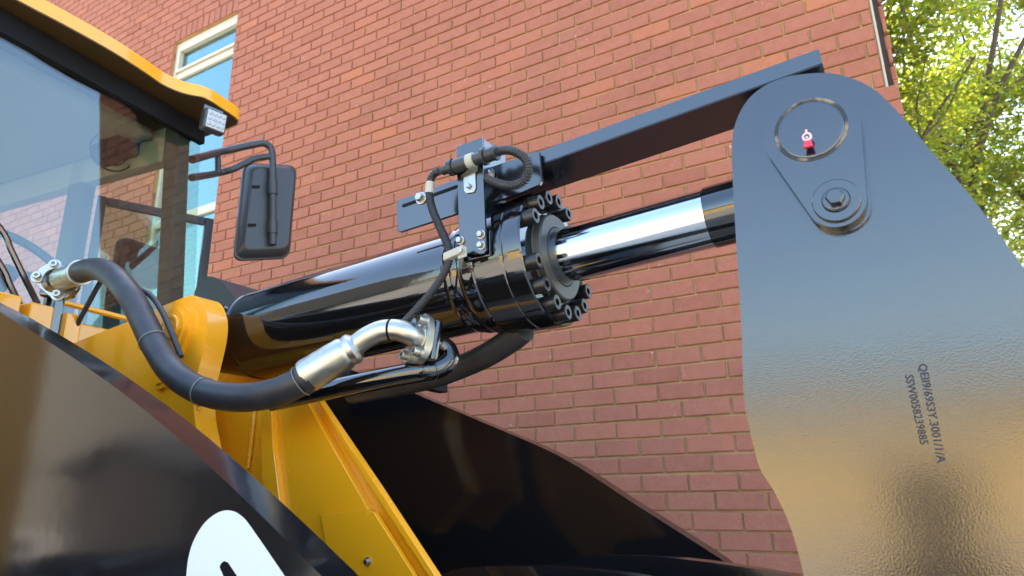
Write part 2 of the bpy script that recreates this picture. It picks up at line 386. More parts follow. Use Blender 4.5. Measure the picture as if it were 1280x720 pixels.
# tilt cylinder
EL=R_(3.47); A=Vector((math.cos(EL),0,math.sin(EL))); YC=1.1
C0=V(703.5,320.5,YC)
def lat(name,prof,mt,parent,seg=72,o=C0,d=A,ang=38):
    b=bmesh.new(); lathe(b,o,d,prof,seg); return finish(name,b,mt,parent,True,ang)
CYL=lat('tilt_cylinder',[(-.835,.05),(-.832,.088),(-.826,.098),(-.822,.1),(-.8215,.1025),(-.817,.1055),(-.811,.1055),(-.806,.103),(-.803,.1045),(-.795,.105),(-.79,.105),(-.205,.105),(-.2,.105),(-.193,.1085),(-.186,.107),(-.18,.112),(-.172,.1125),(-.166,.110),(-.158,.116),(-.15,.1185),(-.14,.1195),(-.131,.1215),(-.128,.1225),(-.124,.12)],'black_gloss',LD,ang=30)
lat('gland_head',[(-.1245,.09),(-.124,.1225),(-.121,.1255),(-.116,.126),(-.066,.1275),(-.062,.1275),(-.0605,.1262),(-.059,.1262),(-.0575,.1285),(-.0545,.1292),(-.0245,.1295),(-.0225,.1293),(-.0195,.1275),(-.0195,.086)],'black_gloss',CYL,96,ang=25)
lat('seal_boss',[(-.0196,.0858),(-.018,.084),(-.006,.083),(-.003,.080),(-.003,.058),(-.006,.0565)],'seal_grey',CYL,72)
lat('rod_wiper',[(-.0065,.0562),(-.003,.0562),(-.0015,.0548),(-.0015,.0512)],'rubber',CYL)
lat('piston_rod',[(-.1,.051),(.2765,.051)],'chrome',CYL)
lat('rod_end',[(.2766,.0508),(.278,.0525),(.38,.0525),(.40,.05),(.41,.03)],'black_gloss',CYL)
b=bmesh.new(); lathe(b,C0+A*.461-Yv*.075,Yv,[(0,.04),(0,.075),(.004,.08),(.146,.08),(.15,.075),(.15,.04)],48,False); finish('rod_eye',b,'black_gloss',CYL)
b=bmesh.new(); lathe(b,C0-A*.9-Yv*.065,Yv,[(0,.04),(0,.075),(.004,.08),(.126,.08),(.13,.075),(.13,.04)],48,False); obox(b,C0-A*.86,(A*.045,Yv*.06,Vector((0,0,.06)))); finish('base_eye',b,'black_gloss',CYL)
e1=A.cross(Z).normalized(); e2=A.cross(e1); CB_=V(703.5,319.4,YC)
for k in range(16):
    if k==5: continue
    t=4.2958+k*math.pi/8; p=CB_+(e1*math.cos(t)+e2*math.sin(t))*.1112-A*.0197
    b=bmesh.new(); capbolt(b,p,A,.0148,.0217); finish('flange_bolt',b,'bolt_black',CYL)
# guide bar with slotted plate
BY=1.005
bar_t0,bar_t1=V(673,189,BY),V(1023,60.5,BY); bar_b0,bar_b1=V(677,205,BY),V(1030.6,79.5,BY)
bd=(bar_t1-bar_t0).normalized(); bn=Vector((-bd.z,0,bd.x)); hb=(bar_t0-bar_b0).dot(bn)
b=bmesh.new(); s0=bar_t0-bd*.14; Lb=(bar_t1-s0).length
prof=[(0,0),(0,hb),(.105,hb),(.105,0),(.099,0),(.099,hb-.006),(.006,hb-.006),(.006,0)]   # inverted channel, open below
prof=[(0,0),(.105,0),(.105,.006),(.006,.006),(.006,hb),(0,hb)]
aa=[b.verts.new(s0-bn*hb+Yv*p+bn*q) for p,q in prof]; cc=[b.verts.new(v.co+bd*Lb) for v in aa]
b.faces.new(aa); b.faces.new(cc[::-1])
for i in range(len(aa)): b.faces.new((aa[i],cc[i],cc[(i+1)%6],aa[(i+1)%6]))
bmesh.ops.bevel(b,geom=[e for e in b.edges if abs((e.verts[0].co-e.verts[1].co).normalized().dot(bd))>.99],offset=.0015,segments=2,affect='EDGES')
GB=finish('guide_bar',b,'black_satin',LD)
b=bmesh.new(); mid=bar_t1-bd*.12+Yv*.055-bn*(hb+.02); obox(b,bar_t1-bd*.04+Yv*.053-bn*(hb+.03),(bd*.035,Yv*.004,bn*.03),.002); finish('mounting_tab',b,'black_satin',GB)
SY=.993
sl=[V(496,252,SY),V(499,249.5,SY),V(669,189,SY),V(674,190,SY),V(677,226,SY),V(674,231,SY),V(645,243,SY),V(500,290,SY),V(496.5,288,SY)]
b=bmesh.new(); plate(b,sl,Yv*.007,.0012); SP=finish('slotted_plate',b,'black_satin',GB)
b=bmesh.new(); a0,a1=V(504,257.5,SY),V(572,233,SY); dd=(a1-a0).normalized(); nn=Vector((-dd.z,0,dd.x)); hw=.0032
sp=[a0+nn*hw,a1+nn*hw,a1-nn*hw,a0-nn*hw,a0-nn*hw*.5-dd*.002,a0+nn*hw*.5-dd*.002]
plate(b,[p-Yv*.0012 for p in sp],Yv*.001); finish('slot',b,'dark',SP,False)
b=bmesh.new(); hexbolt(b,V(527,248,SY),-Yv,.0088,.011); finish('plate_bolt',b,'zinc',GB)
b=bmesh.new(); hexbolt(b,V(660,198,SY),-Yv,.004,.004); finish('plate_bolt',b,'black_satin',GB)
# sensor bracket (bent channel)
KY=.958
kp=[V(570,183.5,KY),V(602.5,171.5,KY),V(607.5,313,KY),V(604,317,KY),V(578,318,KY),V(574.5,315,KY)]
b=bmesh.new(); plate(b,kp,Yv*.006,.0014); 
ktop=[kp[1]+Yv*.0062,kp[1]+Yv*.085,kp[1]+Yv*.085-Z*.11,kp[1]+Yv*.0062-Z*.16]; plate(b,ktop,X*-.006,.001)
plate(b,[kp[0]+Yv*.0062,kp[0]+Yv*.085,kp[1]+Yv*.085-X*.0062,kp[1]+Yv*.0062-X*.0062],Z*-.006)
KB=finish('sensor_bracket',b,'black_satin',LD)
for (x,y) in ((576,301),(602,293.5),(602,307)):
    b=bmesh.new(); hexbolt(b,V(x,y,KY),-Yv,.0062,.008,1.3); finish('bracket_bolt',b,'zinc',KB)
b=bmesh.new(); obox(b,V(606,300,1.0)+Z*-.02,(X*.03,Yv*.03,Z*.025),.004); finish('bracket_foot',b,'black_gloss',KB)
# sensor cable
CY=.945
def px_path(L): return [V(x,y,Y) for x,y,Y in L]
b=bmesh.new(); p=spline(px_path([(621,190,.952),(632,187.5,.95),(645,190,.95),(657,199,.955),(660.5,212,.96),(656,225,.965),(643,232,.965),(628,231,.962),(612,225.5,.965),(606,222,.975)]),12); r1=rpx(5.6,p[0]); tube(b,p,r1,14,ridge=.0048); SC=finish('sensor_cable',b,'corrugated',LD)
b=bmesh.new(); p=spline(px_path([(549,214,CY),(542,217.5,CY),(538,226,CY),(537,243,CY),(540,260,CY),(548,280,CY),(557,300,CY),(561,313,CY),(560,330,CY),(549,352,CY),(532,374,.94),(515,393,.935),(500,409,.935)]),12); tube(b,p,rpx(5,p[0]),12,ridge=.0048); finish('conduit',b,'corrugated',SC)
ca,cb=V(553,213.5,CY),V(622,190,CY); cdv=(cb-ca); cl=cdv.length; cdn=cdv.normalized()
def seg(name,t0,t1,r,mt,par,prof=None):
    b=bmesh.new(); q=rpx(r,ca); L=cl*(t1-t0)
    lathe(b,ca+cdn*cl*t0,cdn,prof(L,q) if prof else [(0,q*.9),(L*.06,q),(L*.94,q),(L,q*.9)],24); return finish(name,b,mt,par)
seg('connector',.0,.17,6,'corrugated',SC); seg('connector_nut',.14,.22,10.5,'corrugated',SC); seg('connector_body',.22,.5,8.8,'plastic',SC)
seg('connector_ring',.47,.60,9.4,'label_white',SC); seg('connector_body',.6,.76,7.5,'plastic',SC); seg('connector_nut',.74,.80,11,'corrugated',SC); seg('connector_nut',.8,.94,8.6,'corrugated',SC); seg('connector_nut',.94,.99,9.6,'corrugated',SC)
b=bmesh.new(); p=[V(538,228,CY),V(537,236,CY),V(536.6,242,CY)]; tube(b,p,rpx(5.8,p[0]),14); finish('cable_label',b,'label_white',SC)
# zinc clip on the bracket, with bolt
b=bmesh.new(); plate(b,[V(579,222,.955),V(594,215,.955),V(594.5,235,.955),V(592,240,.955),V(583,241.5,.955),V(580,239,.955)],Yv*.002,.0006); plate(b,[V(576,223,.953),V(596,214,.953),V(597,209,.94),V(590,209,.94),V(576,219,.95)],Yv*.002,.0004); CLP=finish('cable_clip',b,'zinc',KB)
b=bmesh.new(); hexbolt(b,V(586.5,233,.955),-Yv,.005,.006,0); finish('clip_bolt',b,'zinc',KB)
b=bmesh.new(); hexbolt(b,V(611,219,.99),-Yv,.009,.01,1.5); finish('bracket_bolt',b,'zinc',KB)
b=bmesh.new(); obox(b,V(568.5,317,.94),((V(581,311,.94)-V(556,322,.94))*.5,Yv*.0075,Z*.0075),.003); plate(b,[V(571,311,.938),V(582,308,.938),V(583,320,.938),V(572,324,.938)],Yv*.003,.0006); finish('cable_clip',b,'label_white',KB)
b=bmesh.new(); hexbolt(b,V(577.5,314,.936),-Yv,.004,.005,1.2); finish('clip_bolt',b,'zinc',KB)

# rocker arm (bellcrank)
RY=.93
ro=[V(x,y,RY) for x,y in ROCKER_PX]
ro=spline(ro,4)
ro+=[V(x,y,RY) for x,y in ((1400,520),(1410,620),(1380,740),(1300,860),(1170,930),(1080,880),(1030,790))]
ro+=spline([V(x,y,RY) for x,y in ((1005,720),(999,695),(986,653),(967,613),(951,588),(943,562),(932,512),(928.5,470),(926.5,400),(920,300))],4)
ro2=[]
for p in ro:
    if not ro2 or (p-ro2[-1]).length>.002: ro2.append(p)
b=bmesh.new(); plate(b,ro2,Yv*.045,.003,2); RA=finish('rocker_arm',b,'black_plate',LD,True,30)
b=bmesh.new(); plate(b,[p+Yv*.29 for p in ro2],Yv*.045,.003,2); finish('rocker_plate',b,'black_plate',RA,True,30)
pin=V(1015.5,169.5,RY); bo=V(1047.5,258,RY); rp,rb=.0605,.0345
def hull2(c1,r1,c2,r2,n=40):
    d=(c2-c1); L=d.length; a0=math.atan2(d.z,d.x); al=math.acos((r1-r2)/L); pts=[]
    for k in range(n+1):
        t=a0+al+(2*math.pi-2*al)*k/n; pts.append(c1+Vector((math.cos(t),0,math.sin(t)))*r1)
    for k in range(n//2+1):
        t=a0-al+2*al*k/(n//2); pts.append(c2+Vector((math.cos(t),0,math.sin(t)))*r2)
    return pts
b=bmesh.new(); plate(b,[p+Yv*-.0001 for p in hull2(pin+X*.002-Z*.002,rp-.002,bo+X*.004-Z*.004,rb)],Yv*-.006,.001); finish('shim_plate',b,'black_plate',RA,True,30)
b=bmesh.new(); plate(b,[p+Yv*-.0062 for p in hull2(pin,rp,bo,rb)],Yv*-.013,.003,3); KP=finish('keeper_plate',b,'black_plate',RA,True,30)
kf=-Yv*.0192
lat('grease_ring',[(-.001,.0462),(.0006,.0455),(.0014,.0437),(.001,.042),(-.0005,.0405)],'grease',KP,64,pin+kf,-Yv)
lat('pin',[(-.002,.0408),(.0004,.0405),(.0010,.0396),(.0012,.038),(.0012,0)],'black_plate',RA,64,pin+kf,-Yv)
lat('bolt_washer',[(0.0002,.0285),(.004,.0285),(.005,.0275),(.005,.017),(.0058,.0165),(.0075,.0155),(.0075,0)],'black_plate',RA,48,bo+kf,-Yv)
b=bmesh.new(); hexbolt(b,bo+kf-Yv*.0075,-Yv,.0115,.011,1.25); finish('keeper_bolt',b,'black_plate',RA)
tg=V(1010.5,177,RY-.022)
lat('grease_nipple',[(-.001,.004),(.004,.004),(.005,.0028),(.011,.0028),(.014,.0016)],'zinc',RA,16,tg,-Yv)
b=bmesh.new(); lathe(b,tg-Yv*.0085+Z*.0015,-Yv,[(0,.0035),(.0005,.0062),(.004,.0062),(.0045,.0035)],20,False); obox(b,tg-Yv*.0105+Z*.0095,(X*.0014,Yv*.0015,Z*.003),.0008); finish('cap_ring',b,'pink',RA)
b=bmesh.new(); plate(b,[tg+Vector(p) for p in ((-.0042,-.013,-.004),(.0042,-.013,-.004),(.0062,-.014,-.0135),(-.0062,-.014,-.0135))],Yv*.006,.0012); finish('cap_tab',b,'red',RA)
# stencilled writing
def text(body,p0,p1,h,par):
    cu=bpy.data.curves.new('text','FONT'); cu.body=body; cu.size=1; cu.resolution_u=2; cu.offset=.018
    to=bpy.data.objects.new('text',cu); COL.objects.link(to); dg=bpy.context.evaluated_depsgraph_get(); me=bpy.data.meshes.new_from_object(to.evaluated_get(dg)); bpy.data.objects.remove(to)
    xs=[v.co.x for v in me.vertices]; x0,x1=min(xs),max(xs); dx=(p1-p0); L=dx.length; dx.normalize(); upv=Yv.cross(dx)*-1
    if upv.x<0: upv=-upv
    for v in me.vertices: v.co=p0+dx*((v.co.x-x0)/(x1-x0)*L)+upv*(v.co.y*h)-Yv*.0008
    me.materials.append(M['ink']); o=bpy.data.objects.new('stencil_text',me); COL.objects.link(o); setparent(o,par); return o
text('QEII9/69S3Y.3001/1/A',V(1148,455,RY),V(1172,579,RY),.012,RA)
text('SSW0058239885',V(1131,469,RY),V(1150.5,556,RY),.012,RA)

# boom arms
def arm(name,prof,y0,y1,bev):
    b=bmesh.new(); plate(b,[Vector((x,y0,z)) for x,z in prof],Yv*(y1-y0),bev,2); return finish(name,b,'black_boom',LD,True,25)
npx=[(0,390),(70,433),(138,480),(190,520),(241,564),(320,638),(402,720)]
np_=[V(x,y,.6) for x,y in npx]; prof=[(-2.3,CZ+.6),(-1.85,CZ+.49)]+[(p.x,p.z) for p in spline(np_,4)]+[(-.42,CZ-.21),(-.2,CZ-.42),(.05,CZ-.75),(.25,CZ-1.2),(-.05,CZ-1.35),(-.5,CZ-.85),(-1.2,CZ-.5),(-2.3,CZ-.35)]
BA=arm('boom_arm',prof,.6,.652,.0016)
fpx=[(492,480),(528,496),(599,526),(699,570),(792,629),(900,698)]
fp_=[V(x,y,1.55) for x,y in fpx]; prof=[(-2.3,CZ+.62),(-1.85,CZ+.5)]+[(p.x,p.z) for p in spline(fp_,4)]+[(-.2,CZ-.30),(.05,CZ-.6),(.25,CZ-1.1),(-.05,CZ-1.3),(-.5,CZ-.8),(-1.2,CZ-.45),(-2.3,CZ-.32)]
FA=arm('boom_arm',prof,1.55,1.602,.0016)
b=bmesh.new(); lathe(b,Vector((-.62,.655,CZ-.42)),Yv,[(0,.13),(.893,.13)],40); finish('cross_tube',b,'black_boom',LD)
# white logo on the near arm
b=bmesh.new()
out=[V(x,y,.5988) for x,y in ((232,760),(232.5,730),(233.5,712),(236,695),(240,681),(246,668),(253,657),(261,648.5),(271,641.5),(282,638),(293,639.5),(302,645),(310,653.5),(330,682),(356,720),(400,784),(420,830),(380,860),(300,850),(250,810))]
inn=[V(x,y,.5988) for x,y in ((274.5,709),(276,704.5),(280,701.3),(285,703),(295,718),(330,770),(320,785),(290,745))]
def loop(L): 
    vv=[b.verts.new(p) for p in L]; return [b.edges.new((vv[i],vv[(i+1)%len(vv)])) for i in range(len(vv))]
es=loop(spline(out+[out[0]],5)[:-1])+loop(inn)
bmesh.ops.triangle_fill(b,use_beauty=True,use_dissolve=False,edges=es)
finish('logo',b,'white',BA,False)
# curved bucket link plates low in the middle
for pts,y in (([(698,704),(708,699.5),(735,695.5),(780,695),(830,697),(880,702),(930,709),(985,719),(1040,735)],1.30),([(553,720),(563,713),(590,709),(640,707.5),(690,709),(740,713.5),(792,720),(860,735)],1.12)):
    top=spline([V(x,yy,y) for x,yy in pts],4); bot=[p-Z*(.22+.05*math.sin(i*.3)) for i,p in enumerate(top)][::-1]
    b=bmesh.new(); plate(b,top+bot,Yv*.035,.008,4); finish('link_plate',b,'black_boom',LD,True,25)

# yellow front frame
EY=.92
ear=spline([V(x,y,EY) for x,y in ((20,463),(95,428),(160,402),(200,384),(228,372.5),(241,369.5),(250,373),(256.5,384),(259.5,402),(257,425),(250,455),(243,485),(243,520),(250,560),(262,620))],8)
ear+=[V(200,700,EY),V(60,600,EY)]
b=bmesh.new(); plate(b,ear,Yv*.052,.010,4); FR=finish('front_frame',b,'yellow_paint',LD,True,50)
b=bmesh.new(); plate(b,[p+Yv*.27 for p in ear],Yv*.085,.006,3); finish('ear_plate',b,'yellow_paint',FR,True,25)
bc=V(224,411,EY); bt=V(207,470,EY)
b=bmesh.new(); plate(b,hull2(bc,.052,bt,.030),Yv*-.012,.004,3); finish('pin_boss',b,'yellow_paint',FR,True,25)
b=bmesh.new(); plate(b,[p-Yv*.0122 for p in hull2(bc,.040,bt,.020)],Yv*-.007,.003,3); finish('pin_keeper',b,'yellow_paint',FR,True,25)
lat('pin_cap',[(0,.028),(.004,.028),(.006,.026),(.006,.02),(.004,.019),(.004,0)],'yellow_paint',FR,40,bc-Yv*.0193,-Yv)
SYp=.955
def fpl(name,px,y,th,bev=.003):
    b=bmesh.new(); plate(b,[V(x,yy,y) for x,yy in px],Yv*th,bev,2); return finish(name,b,'yellow_paint',FR,True,25)
fpl('recess_panel',[(225,498),(340,495),(345,640),(225,560)],1.035,.03)
fpl('side_plate',[(341,500),(377,490),(460,636),(462,660),(500,725),(560,820),(420,820),(330,640)],.965,.05)
fpl('edge_flange',[(374,494),(386,490),(396,495),(470,607),(548,724),(610,820),(590,820),(527,724),(458,634)],.985,.008)
fpl('edge_strip',[(388,491),(395,494),(470,607),(546,724),(608,820),(600,820),(539,724),(464,610)],.968,.017)
fpl('edge_rib',[(325,503),(339,499),(341,560),(352,640),(338,640),(327,600)],.952,.08)
fpl('bolted_plate',[(400,643),(458,637),(468,641),(530,740),(560,800),(430,800)],.955,.01,.0015)
b=bmesh.new(); hexbolt(b,V(460,702,.955),-Yv,.0052,.006,1.35); finish('frame_bolt',b,'zinc',FR)
for pts,y in (([(318,512),(316,535),(313,560),(310,585)],1.03),([(252,500),(247,515),(243,530)],.93)):
    b=bmesh.new(); p=spline([V(x,yy,y) for x,yy in pts],10); tube(b,p,[.0045*(1+.12*math.sin(i*1.9)) for i in range(len(p))],10); finish('weld_bead',b,'yellow_paint',FR)
# dark bits behind the cylinder base
b=bmesh.new(); plate(b,spline([V(x,y,1.42) for x,y in ((240,420),(243,365),(247,349),(256,345.5),(269,347),(281,356),(293,372),(305,392),(320,430))],3),Yv*.35,.01,2); finish('rear_fender',b,'plastic',LD,True,30)
b=bmesh.new(); plate(b,[V(x,y,1.25) for x,y in ((285,425),(400,415),(400,475),(280,500))],Yv*.1,.004); finish('dark_void_sheet',b,'dark',LD)  # added dark sheet, stands in for the shadowy void under the barrel
b=bmesh.new(); obox(b,V(546,481,1.4),(X*.014,Yv*.03,Z*.018),.004); obox(b,V(519,480,1.38),(X*.03,Yv*.02,Z*.012),.003); finish('valve_block',b,'dark',LD)

# hydraulic hose, fittings
HYp=[(99,341,.86),(112,337,.855),(128,337.5,.85),(147,350,.845),(166,375,.84),(181,405,.838),(196,436,.836),(215,464,.834),(240,483,.834),(270,494,.836),(305,497,.84),(340,492,.846),(368,481,.853),(388,469,.862)]
p=spline(px_path(HYp),10)
b=bmesh.new(); tube(b,p,lambda t:.0272-.0015*t,28); HO=finish('hydraulic_hose',b,'rubber',LD)
def band(t,r,wd,mt,name):
    i=int(t*(len(p)-1)); d=(p[i+1]-p[i-1]).normalized(); bb=bmesh.new(); lathe(bb,p[i]-d*wd/2,d,[(0,r*.97),(wd*.15,r),(wd*.85,r),(wd,r*.97)],28,False); finish(name,bb,mt,HO)
band(.44,.0285,.003,'tie_grey','hose_tie'); band(.66,.0280,.003,'tie_grey','hose_tie'); band(.955,.0285,.0022,'tie_grey','hose_tie'); band(.985,.0283,.018,'rubber','hose_sleeve')
# thin pipe strapped beside the hose
b=bmesh.new(); q=spline(px_path([(174,361,.872),(190,371,.87),(203,390,.868),(214,414,.866),(226,446,.866)]),8); tube(b,q,.0062,10); finish('pilot_hose',b,'rubber',LD)
# ferrule at the gland end
f0,f1=V(384,470,.861),V(444,434,.895); fd=(f1-f0).normalized(); fl=(f1-f0).length
lat('ferrule',[(-.004,.024),(-.004,.0295),(.002,.0308),(fl*.5,.0306),(fl*.78,.0298),(fl*.84,.027),(fl*.87,.0272),(fl*.9,.0285),(fl*.97,.0285),(fl*1.0,.026),(fl*1.04,.0222)],'zinc',HO,36,f0,fd,30)
q=spline([f0+fd*fl*.95,V(447,430,.897),V(462,420,.905),V(478,413.5,.913),V(496,412.5,.921),V(512,417,.931),V(521,422,.945),V(526,425,.962)],10)
b=bmesh.new(); tube(b,q,.0192,28); finish('elbow_pipe',b,'zinc',HO)
i=int(.52*len(q)); d=(q[i+1]-q[i-1]).normalized(); lat('elbow_band',[(-.002,.0188),(-.002,.0197),(.002,.0197),(.002,.0188)],'dark',HO,28,q[i],d)
# flange block: split flange with four bolts, faces back along the pipe
fe=Vector((.34,.92,-.16)).normalized(); fc=q[-1]-fe*.012; 
def flange_block(c,d,size,name,par,mt='zinc',lon=Z):
    d,e,_=frame(d); ez=e.cross(d); 
    g1=(lon-d*lon.dot(d)).normalized(); g2=d.cross(g1)
    b=bmesh.new(); pts=[]
    for k in range(40):
        t=2*math.pi*k/40; cx,sy=math.cos(t),math.sin(t)
        s=(abs(cx)**3.2+abs(sy)**3.2)**(-1/3.2); pts.append(c+g1*(cx*s*size*1.22)+g2*(sy*s*size*.88))
    plate(b,pts,d*size*.42,size*.06,2)
    lathe(b,c-d*size*.5,d,[(0,size*.56),(size*.25,size*.62),(size*.5,size*.8)],32,False)
    o=finish(name,b,mt,par,True,30)
    for a_,b_ in ((.82,.55),(.82,-.55),(-.82,.55),(-.82,-.55)):
        bb=bmesh.new(); pp=c+g1*size*a_+g2*size*b_; lathe(bb,pp-d*size*.12,d,[(0,size*.36),(size*.125,size*.36)],20); finish('bolt_pad',bb,mt,par)
        bb=bmesh.new(); capbolt(bb,pp-d*size*.11,-d,size*.23,size*.32); finish('flange_bolt',bb,mt,par)
    return o
flange_block(fc+fe*.004,fe,.036,'flange',HO)
b=bmesh.new(); g1=(Z-fe*Z.dot(fe)).normalized(); obox(b,fc+fe*.028,(fe*.008,g1*.038,fe.cross(g1)*.03),.006); finish('flange_backing',b,'black_gloss',HO)
# black U pipe running back under the barrel
q=spline([fc+fe*.02,V(546,430,1.0),V(559,438,1.015),V(561,450,1.012),V(548,460,.995),V(528,464,.975),V(500,469,.962),V(450,479,.945),V(400,489,.935),V(340,502,.92)],10)
b=bmesh.new(); tube(b,q,.0188,24); SPp=finish('steel_pipe',b,'black_gloss',LD)
d=(q[44]-q[42]).normalized(); lat('pipe_weld',[(-.002,.0188),(-.001,.0205),(.001,.0205),(.002,.0188)],'black_gloss',SPp,24,q[43],d)
b=bmesh.new(); tube(b,spline(px_path([(655,412,1.12),(640,424,1.13),(610,443,1.15),(580,457,1.17),(545,470,1.18),(500,481,1.2),(440,492,1.22)]),8),.0245,24); finish('return_hose',b,'rubber',LD)
# left fitting on posts
la,lb=V(100,341,.86),V(70,351,.875); ld=(lb-la).normalized(); ll=(lb-la).length
lat('ferrule',[(-.006,.029),(-.005,.0318),(.001,.0322),(.006,.0318),(.01,.029),(ll*.75,.0275),(ll*.9,.024),(ll,.022)],'zinc',HO,36,la,ld,30)
lc=lb-ld*.004
ld2=Vector((-.72,.66,-.12)).normalized(); flange_block(lc,ld2,.043,'flange',HO,'zinc',Vector((.1,.75,-.6)))
b=bmesh.new(); g1=(Z-ld2*Z.dot(ld2)).normalized(); obox(b,lc+ld2*.028,(ld2*.011,g1*.036,ld2.cross(g1)*.040),.008); finish('flange_backing',b,'black_satin',HO)
b=bmesh.new()
for xx in (62,73):
    t0=V(xx+2,366,.885); obox(b,t0-Z*.17,(X*.009,Yv*.012,Z*.17),.002)
finish('fitting_post',b,'black_satin',LD)
b=bmesh.new(); q=[V(127,350,.93),V(120,362,.93),V(88,421,.93),V(70,455,.93)]; tube(b,spline(q,5),.0062,12); finish('gas_strut',b,'rubber',LD)

# ------------------------------------------------------------------ cab (rear frame is steered a few degrees)
BETA=R_(6.3); cn=Vector((math.cos(BETA),math.sin(BETA),0)); cw=Vector((-math.sin(BETA),math.cos(BETA),0))
Q=V(246,300,1.55); TAU=R_(6.5); cn3=(cn*math.cos(TAU)+Z*math.sin(TAU)).normalized()
def WP(x,y,a=0): return VP(x,y,Q+cn3*a,cn3)
def CB(a,b_,z): return Vector((Q.x,Q.y,0))+cn*a+cw*b_+Z*z
zt=WP(250,170).z; zbot=WP(243,372).z-.35; WID=1.3
CAB=None
b=bmesh.new()
def cbox(b,a0,a1,b0,b1,z0,z1,bev=.008): obox(b,CB((a0+a1)/2,(b0+b1)/2,(z0+z1)/2),(cn*(a1-a0)/2,cw*(b1-b0)/2,Z*(z1-z0)/2),bev)
def rbox(b,a0,a1,b0,b1,z0,z1,bev=.008):   # box following the raked windshield
    za=(z0+z1)/2; rk=-math.tan(TAU)
    obox(b,CB((a0+a1)/2+(za-Q.z)*rk,(b0+b1)/2,za),(cn*(a1-a0)/2,cw*(b1-b0)/2,(Z+cn*rk)*(z1-z0)/2),bev)
# shell: floor, pillars, rails
cbox(b,-1.6,-.05,-WID+.03,-.03,zbot-.3,zbot-.2)
for bb in (-.115,-WID+.055): rbox(b,-.09,-.02,bb+.02,bb+.085,zbot-.2,zt+.02)
for bb in (-.09,-WID+.03): cbox(b,-.70,-.60,bb,bb+.06,zbot-.2,zt+.02); cbox(b,-1.6,-1.5,bb,bb+.06,zbot-.2,zt+.02)
zrail=VP(196,209,CB(0,-.06,0),cw).z
for bb in (-.09,-WID+.03): cbox(b,-1.5,-.11,bb,bb+.055,zbot-.2,zbot-.02)
cbox(b,-1.6,-1.5,-WID+.09,-.09,zt-.1,zt+.018); cbox(b,-1.6,-1.5,-WID+.09,-.09,zbot-.2,zbot+.2)
CAB=finish('cab',b,'pillar_trim',LD)
for bb in (-.09,-WID+.03):
    b=bmesh.new(); cbox(b,-1.5,-.14,bb,bb+.055,zrail,zt+.019); finish('side_rail',b,'interior',CAB)
b=bmesh.new(); cbox(b,-1.48,-.2,-WID+.1,-.1,zt-.03,zt+.015,.01); finish('headliner',b,'interior',CAB)
b=bmesh.new(); rbox(b,-.016,.014,-WID,.012,zt-.035,zt+.055,.004); finish('windshield_header',b,'dark',CAB)
b=bmesh.new(); rbox(b,-.006,0.,-WID+.005,.0,zbot-.25,zt-.03,0); finish('windshield',b,'cab_glass',CAB,False)
b=bmesh.new(); rbox(b,-.0065,.0012,-WID+.004,.001,zt-.0365,zt-.0345,0); finish('glass_seal',b,'dark',CAB,False)
# roof with flared brow
zr=zt+.055
low=[(-330,-190),(-120,-80),(23,0),(80,30),(140,63.5),(180,89),(203.5,105),(225,114.5),(240,118.5),(257.6,122.5),(279,136),(294,146),(299,151.5)]
lp=spline([VZ(x,y,zr) for x,y in low],4)
cor=[VZ(297,156,zr),VZ(286,160,zr),VZ(247,174.5,zr)]
far_b=(cor[-1]-Vector((Q.x,Q.y,0))).dot(cw)
ring=lp+cor+[CB(-.4,far_b,zr),CB(-1.7,far_b,zr),CB(-1.75,far_b-.1,zr),CB(-1.75,-WID-.1,zr)]
b=bmesh.new(); plate(b,[Vector((p.x,p.y,zr)) for p in ring],Z*.048,.007,3); ROOF=finish('roof',b,'roof_yellow',CAB,True,35)
cen=sum(ring,Vector())/len(ring)
b=bmesh.new(); plate(b,[Vector((cen.x+(p.x-cen.x)*.985,cen.y+(p.y-cen.y)*.985,zr-.0005)) for p in ring],Z*-.004); finish('roof_underside',b,'roof_shaded_yellow',ROOF,False)  # yellow underside coloured dark brown: the shade under the roof is painted in
# work light
lc_=VZ(268,133,zr); 
lx=V(270,151,lc_.y-.02); ln=(CAM-lx); ln.z*=.5; ln=(ln.normalized()*.55+cn*.8).normalized(); g1=(Z-ln*Z.dot(ln)).normalized(); g2=ln.cross(g1)
s_=rpx(14,lx)
b=bmesh.new(); obox(b,lx-ln*.022,(ln*.022,g1*s_*1.02,g2*s_*1.05),.012,3); WL=finish('work_light',b,'plastic',CAB)
b=bmesh.new(); obox(b,lx+ln*.001,(ln*.002,g1*s_*.82,g2*s_*.85),.0015); finish('lens',b,'lens',WL)
b=bmesh.new(); M['led']=mat('led',(.30,.33,.38),.1,0,1.5,1)
for i in range(3):
    for j in range(4): lathe(b,lx+ln*.003+g1*s_*(i-1)*.5+g2*s_*(j-1.5)*.4,ln,[(0,s_*.17),(.002,s_*.17),(.004,s_*.1),(.0045,0)],10,False)
finish('led_array',b,'led',WL)
b=bmesh.new(); obox(b,lx-ln*.04+g1*s_*1.0,(ln*.004,g1*s_*.5,g2*s_*.9),.002); finish('light_bracket',b,'black_satin',WL)
